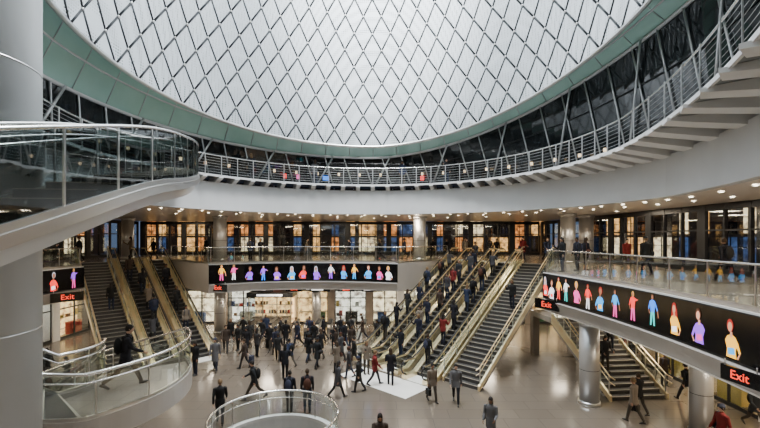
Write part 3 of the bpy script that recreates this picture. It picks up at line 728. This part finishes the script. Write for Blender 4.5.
def person(x,y,z,face,k,s=1.0):
    o=bpy.data.objects.new('pedestrian',P[k%len(P)]); bpy.context.scene.collection.objects.link(o)
    o.location=(x,y,z); o.rotation_euler=(0,0,math.radians(face)); o.scale=(s,)*3; return o
main=[(-3.0,16.5,10,2),(-3.75,16.6,-5,2),(-6.2,15.5,20,0),(-5.6,17.8,100,6),(-1.9,18.0,-60,1),(-1.0,18.7,80,5),(-.25,19.6,-80,0),(2.3,17.6,200,4),(3.3,17.4,170,0),(3.85,13.9,150,7),
(.0,12.4,180,3),(-8.9,21.6,190,5),(-9.7,21.0,160,3),(9.9,15.6,30,4),(10.6,16.4,10,0),(11.2,13.1,90,5)]
for x,y,f_,k in main: person(x,y,ZL,f_,k,R.uniform(.96,1.05))
crowd=[(-9,25.7),(-9.6,25.2),(-8.3,25),(-7.5,24.2),(-8.6,26.3),(-7.0,25.6),(-6.3,24.6),(-5.9,23.2),(-5.1,22.5),(-4.2,23.2),(-3.5,24),(-3,25.3),(-2.3,26.2),(-2.4,23.6),(-1.7,25.2),(-5.9,28.2),(-4.9,28.2),(-3.9,28),(-2.9,28.4),(-2,28.4),(-1.1,28.2),(-.3,27),(-8.2,27.7),(-7,28.3),(-6.4,26.7),(-5.3,26.2),(-4.4,26.7),(-3.5,22.0),(-2.2,21.3),(-7.4,22.2),(-4.9,20.4),(-9.6,28.2),(-8.1,28.5),(.6,28.3),(-10.2,27.2),(-4.6,24.9),(-1.4,22.7),(-.6,21.2),(-1.7,20.6),(-2.6,24.6),(.4,19.6),(13.5,17.5),(14,15),(13.9,22),(13.8,19.5),(-14.5,18.5),(-14,16.5),(-16.5,20)]
for i,(x,y) in enumerate(crowd): person(x+R.uniform(-.12,.12),y+R.uniform(-.12,.12),ZL,R.choice([0,10,170,185,200,90,-90,45,150,-30]),R.choice([0,1,2,3,4,5,6,7,0,1,5,8]),R.uniform(.92,1.04))
def riders(o,D,ss,up,esc=True,w=0):
    fa=math.degrees(math.atan2(-D[0],D[1]))+(0 if up else 180)
    for i,s in enumerate(ss):
        if esc: n=26; j=math.floor((s-F0)/RUN*n); s=F0+RUN*(j+.5)/n; z=zf(F0+RUN*(j+1)/n)
        else: n=32; j=math.floor((s-F0)/RUN*n); s=F0+RUN*(j+.5)/n; z=ZL+RISE*(j+1)/n
        q=loc(o,D,s,w if w else R.choice([-.22,.22]),z+.004); person(q[0],q[1],q[2],fa,R.choice([2,3,7,2,3]),R.uniform(.93,1.03))
riders(E[0],D1,[2,3.1,4.4,5.2,6.6,7.5,8.8],True); riders(E[1],D1,[1.6,2.6,3.4,4.1,4.7,5.6,6.3,6.9,7.6,8.2,8.8,9.6],False); riders(E[2],D1,[1.5,3.0,4.1,5.3,6.2,7.4,8.5],True)
riders(ST1,D1,[5.9],False,False); riders(U[0],D2,[5.5],True,False); riders(U[1],D2,[2.5,4,5.1,6.6,8],True); riders(U[2],D2,[3,4.6,7],False)
for s,w in ((1.6,-.6),(2.8,.5),(3.6,-.4)):
    n=16; tr=4.8/n; j=int((s-.2)/tr); q=loc(ST2,D3,.2+(j+.5)*tr,w,ZL+2.72*(j+1)/n); person(*q,180,R.choice([3,7]),.98)
person(-7.0,11.0,zl,-60,6,1.02)
a_=A0-d(10.6)*3.5; q=hp(a_,2.4,zl+.1714*4); person(q[0],q[1],q[2],-130,2)
for x,y,f_,k in [(9.25,20.3,100,3),(10.9,21.2,-80,7),(10.3,20.9,100,2),(-18.8,23.0,-90,3),(-19.4,22.6,-60,7),(12.3,18.5,-10,5),(14.2,23,180,4),(11.6,27.8,180,6),(4.4,33.2,170,1),(5.6,33.6,20,0),(7.2,33.2,170,4),(2.0,32.8,90,5),(8.6,31.4,200,3),(6.8,32.2,190,2),(-9.6,29.6,0,2),(-8.9,29.8,-20,3),(-2.4,31.5,90,0),(-14.4,33.1,140,4),(-18,31.8,150,0),(-19.3,31.0,140,3),(-6,32.5,-90,6),(0,30.4,80,1),(13.4,15.5,0,6),(-21.5,28.6,150,5),(10.6,29.7,190,7),(9.5,32.6,150,0)]:
    person(x,y,0,f_,k,R.uniform(.95,1.04))
for th,f_,k in [(1.9,10,3),(1.4,180,2),(2.25,30,7),(1.15,170,3)]:
    q=ring(th,12.3,5.365); person(q[0],q[1],q[2],f_,k)
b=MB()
for th,w,k in [(1.83,.45,1),(2.05,.2,0),(1.98,.2,2),(1.3,.25,0)]:  # blue screen; the red and pink glowing boxes imitate LED reflections in the glazing
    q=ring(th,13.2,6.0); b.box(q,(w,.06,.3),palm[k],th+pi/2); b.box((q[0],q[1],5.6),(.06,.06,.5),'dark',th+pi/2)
b.obj('upper_ring_screen_and_reflections')
b=MB()
for i in range(26):  # added glowing boxes imitating warm shop reflections in the dark glazing
    th=.15+i*.115
    q=ring(th,13.2,6.3); b.box((q[0],q[1],q[2]),(.12,.12,.18),warm[1],th); b.box((q[0],q[1],q[2]+.11),(.14,.14,.04),'dark',th); b.box((q[0],q[1],5.8),(.03,.03,.86),'dark',th)
b.obj('upper_ring_warm_reflections')
# ------------------------------------------------------------ lights
def area(name,loc_,size,power,col=(1,1,1),rot=(0,0,0),shape='SQUARE'):
    l=bpy.data.lights.new(name,'AREA'); l.energy=power; l.color=col; l.size=size; l.shape=shape
    o=bpy.data.objects.new(name,l); bpy.context.scene.collection.objects.link(o); o.location=loc_; o.rotation_euler=rot; return o
area('skylight_daylight',(CX,CY,27),9,13000,(.95,.98,1),shape='DISK')
sl=bpy.data.lights.new('dome_back_fill_spot','SPOT'); sl.energy=95000; sl.color=(.97,.98,1); sl.spot_size=math.radians(50); sl.spot_blend=1.0; sl.shadow_soft_size=1.5  # added out-of-view spot that brightens the back of the net
so=bpy.data.objects.new('dome_back_fill_spot',sl); bpy.context.scene.collection.objects.link(so); so.location=(0,9,26.5)
so.rotation_euler=(Vector((0,27,17))-Vector((0,9,26.5))).to_track_quat('-Z','Y').to_euler()
for i in range(16):
    q=ring(2*pi*(i+.5)/16,14.6,3.3)
    area('street_ceiling_light',q,1.2,140,(1,.83,.62))
for x,y in [(-19,38),(-12,36.5),(-4,36.5),(4,36.5),(12,36),(15,24),(15,12),(-21,20)]: area('street_ceiling_light',(x,y,3.3),1.2,140,(1,.81,.58))
for x,y in [(-19,30),(-13,32),(-8,29.6),(-3,29.6),(2,29.6),(8,30.5),(13,28),(13,20),(12.5,12),(12,6),(-20,20),(-18,10),(-15,5)]: area('concourse_ceiling_light',(x,y,-1.97),1.4,230,(1,.84,.64))
w=bpy.data.worlds.new('dusk_sky'); bpy.context.scene.world=w; w.use_nodes=True
bg=w.node_tree.nodes['Background']; bg.inputs['Color'].default_value=(.35,.48,.8,1); bg.inputs['Strength'].default_value=.4
# ------------------------------------------------------------ camera
cam=bpy.data.cameras.new('camera'); co=bpy.data.objects.new('camera',cam); bpy.context.scene.collection.objects.link(co)
co.location=(0,0,1.7); co.rotation_euler=(pi/2,0,0); cam.sensor_width=36; cam.lens=400/760*36; cam.shift_y=24/760; cam.clip_end=300
bpy.context.scene.camera=co
